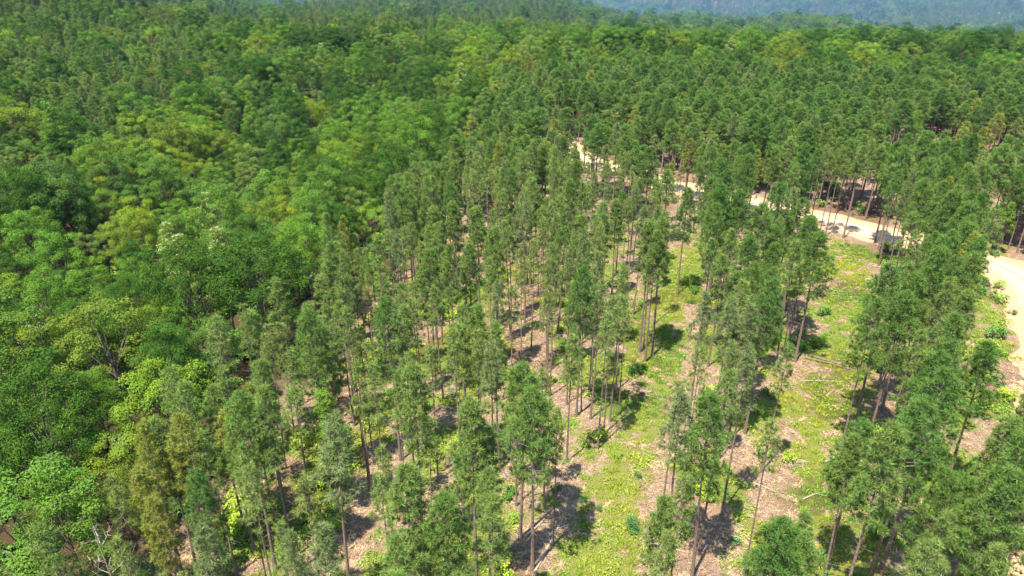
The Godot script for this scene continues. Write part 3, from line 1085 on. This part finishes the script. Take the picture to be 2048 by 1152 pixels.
func make_debris() -> void:
	var w: Material = mats.dead_wood
	var g: Material = mats.old_wood
	for l in [[37.6, -75.1, 43.0, -71.6, 0.14, g, "long grey log across the right grass glade, nearer of a parallel pair"], [37.9, -75.9, 43.3, -72.3, 0.12, g, "long grey log across the right grass glade, farther of a parallel pair"],
		[1.8, -40.7, 4.7, -47.1, 0.13, w, "long bleached log slanting along the middle grass strip near the bottom edge"], [1.1, -44.7, 3.2, -47.2, 0.09, w, "thin pale log beside the long bleached log"], [-0.7, -45.9, 0.7, -44.1, 0.10, g, "short grey log behind a lone pine foot on bare straw"],
		[11.4, -44.3, 14.8, -43.0, 0.10, w, "pale log lying behind a pine foot right of the grass strip"], [14.5, -45.6, 16.0, -42.7, 0.11, g, "dark straight log pointing at the bottom edge right of the strip"], [31.6, -54.7, 33.9, -55.8, 0.13, w, "white broken log at the foot of a leaning pine"],
		[27.3, -49.4, 30.1, -50.5, 0.07, w, "thin white pole on bare litter below the right glade"], [-27.3, -51.1, -24.4, -52.7, 0.10, w, "pale fallen pole below the dark gap in the wood's edge"], [11.9, -61.7, 13.4, -63.2, 0.08, w, "short pale stick log at the bend of the grass strip"],
		[-1.2, -53.2, 0.3, -52.0, 0.11, g, "grey log in a tree's shade on the straw"], [0.8, -49.4, 3.6, -50.7, 0.07, g, "thin log between slim pines left of the strip"], [34.9, -69.8, 40.3, -69.6, 0.07, w, "thin white pole lying straight across the right glade"], [-5.8, -48.7, -3.8, -47.1, 0.09, g, "brown log under the short pine"],
		[3.9, -56.3, 5.9, -58.0, 0.08, g, "narrow log beside a green weed patch"], [12.6, -45.8, 13.6, -44.4, 0.08, w, "stubby pale log beside two pine feet"], [22.8, -52.0, 25.4, -50.2, 0.09, w, "pale log under the pine clump right of the strip"], [-12.5, -63.0, -9.5, -61.0, 0.10, w, "pale log in the weedy gap among slim pines"], [14.3, -87.0, 17.4, -89.4, 0.09, w, "distant pale log by the upper grass strip"]]:
		make_log(Vector3(l[0], ground_y(l[0], l[1]), l[1]), Vector3(l[2], ground_y(l[2], l[3]), l[3]), l[4], l[5], l[6], rng.randi_range(1, 3))
	make_dead_tree("dead_tree", -53.4, -67.6, 14.5, w, "bare whitish dead tree among green crowns at the left edge", 12)
	make_dead_tree("dead_tree", -26.6, -32.8, 13.0, w, "bare pale dead treetop above olive pines near the bottom edge", 10)
	make_dead_tree("dead_tree", -33.3, -118.3, 13.8, mats.old_wood, "bare grey crown beside the yellowish rounded tree", 14)
	make_dead_tree("snag", -21.6, -37.0, 9.0, mats.old_wood, "broken-off bare trunk near the bottom edge among pines", 1)
	for d in [[4.4, -66.5, 12.5, "dead bare pine pole among slim living pines left of the grass strip"], [-13.5, -50.0, 11.0, "dead grey pine pole in the weedy left part of the stand"], [22.8, -63.5, 12.0, "dead grey pine pole right of the middle grass strip"], [-6.8, -90.0, 13.0, "dead bare pine pole near the small upper glade"], [46.0, -62.0, 12.0, "dead grey pine pole between the right glade and the road bend"]]:
		make_dead_tree("dead_tree", d[0], d[1], d[2], mats.old_wood, d[3], 6)
	# a pile of tops and poles on the grass strip
	for c in [[15.6, -66.8, "grey brush pile of tops at the grass strip's edge"], [-1.0, -52.6, "dark brush pile in shade on bare straw"], [28.5, -54.5, "tangled pale brush pile left of the right glade"], [35.5, -42.5, "brush pile of stripped tops near the bottom edge"]]:
		var o := Node3D.new()
		o.name = numbered("brush_pile")
		put(o)
		o.position = Vector3(c[0], ground_y(c[0], c[1]), c[1])
		for i in 16:
			var v := PackedVector3Array()
			var a := rng.randf() * TAU
			var p := Vector3(rng.randf_range(-0.9, 0.9), rng.randf_range(0.05, 0.4), rng.randf_range(-0.7, 0.7))
			var d := Vector3(cos(a), rng.randf_range(-0.05, 0.2), sin(a) * 0.7) * rng.randf_range(0.7, 1.6)
			limb(v, PackedVector3Array([p - d * 0.6, p + d * 0.6]), PackedFloat32Array([0.045, 0.015]), 4)
			piece("stick", raw_mesh(v, PackedColorArray(), w if i % 3 else g), null, o)
		tag(o, c[2], "brush pile")
	# small branches all over the floor
	var sv := PackedVector3Array()
	limb(sv, PackedVector3Array([Vector3(-0.8, 0.04, 0), Vector3(0.1, 0.09, 0.06), Vector3(0.8, 0.04, -0.03)]), PackedFloat32Array([0.035, 0.028, 0.01]), 4)
	limb(sv, PackedVector3Array([Vector3(0.1, 0.08, 0.06), Vector3(0.5, 0.16, 0.4)]), PackedFloat32Array([0.016, 0.006]), 3)
	var holder := Node3D.new()
	holder.name = "twigs"
	put(holder)
	tag(holder, "scattered dry branches littering the straw floor between pines", "twigs", "", "stuff")
	# loose needles and dry grass lying in wisps on bare ground
	var nv := PackedVector3Array()
	var nc := PackedColorArray()
	for i in 26:
		var a := rng.randf() * TAU
		var o := Vector3(cos(a), 0, sin(a)) * rng.randf() * 0.4 + Vector3(0, rng.randf_range(0.01, 0.07), 0)
		var d := Vector3(rng.randf_range(-1, 1), rng.randf_range(-0.05, 0.3), rng.randf_range(-1, 1)).normalized() * rng.randf_range(0.12, 0.3)
		var side := Vector3(d.z, 0.0, -d.x) * 0.11
		nv.append_array([o - side, o + side, o + d])
		var c := vary(Color(0.42, 0.295, 0.185), 0.45, 0.08)
		nc.append_array([c, c, c])
	var wisps: Array = []
	for i in 26000:
		var x := rng.randf_range(-29.0, 62.0)
		var z := -rng.randf_range(30.0, 120.0)
		if x < edge_x(z) or mask(x, z) > 0.5 or absf(x) > 26.0 - z * 0.6 or along(ROAD, Vector2(x, z)) < 4.6:
			continue
		var t := rng.randf_range(0.6, 1.25)
		wisps.append([Transform3D(Basis(Vector3.UP, rng.randf() * TAU).scaled(Vector3(1, 1.2, 1) * rng.randf_range(0.6, 1.7)), Vector3(x, ground_y(x, z), z)), Color(t, t, t)])
	sheet("dry_needles", raw_mesh(nv, nc, mats.grass), wisps, holder)
	for m in [w, g]:
		var places: Array = []
		for i in 3600:
			var x := rng.randf_range(-29.0, 66.0)
			var z := -rng.randf_range(30.0, 125.0)
			if x < edge_x(z) or along(ROAD, Vector2(x, z)) < 5.0 or mask(x, z) > rng.randf() * 0.9:
				continue
			places.append([Transform3D(Basis(Vector3.UP, rng.randf() * TAU).scaled(Vector3.ONE * rng.randf_range(0.25, 0.95)), Vector3(x, ground_y(x, z), z)), Color.WHITE])
		sheet("dry_branch", raw_mesh(sv, PackedColorArray(), m), places, holder)


# ------------------------------------------------------------------ summer haze lying in the valley beyond the near woods
func make_valley_haze() -> void:
	var f := FogVolume.new()
	f.name = "valley_haze"
	f.shape = RenderingServer.FOG_VOLUME_SHAPE_BOX
	f.size = Vector3(6400, 300, 2840)
	f.position = Vector3(0, 60, -1830)
	var m := FogMaterial.new()
	m.density = 0.00032
	m.albedo = Color(0.60, 0.77, 1.0)
	f.material = m
	f.set_meta("kind", "stuff")
	f.set_meta("label", "blue summer haze lying over the far wooded slopes")
	f.set_meta("category", "haze")
	add_child(f)
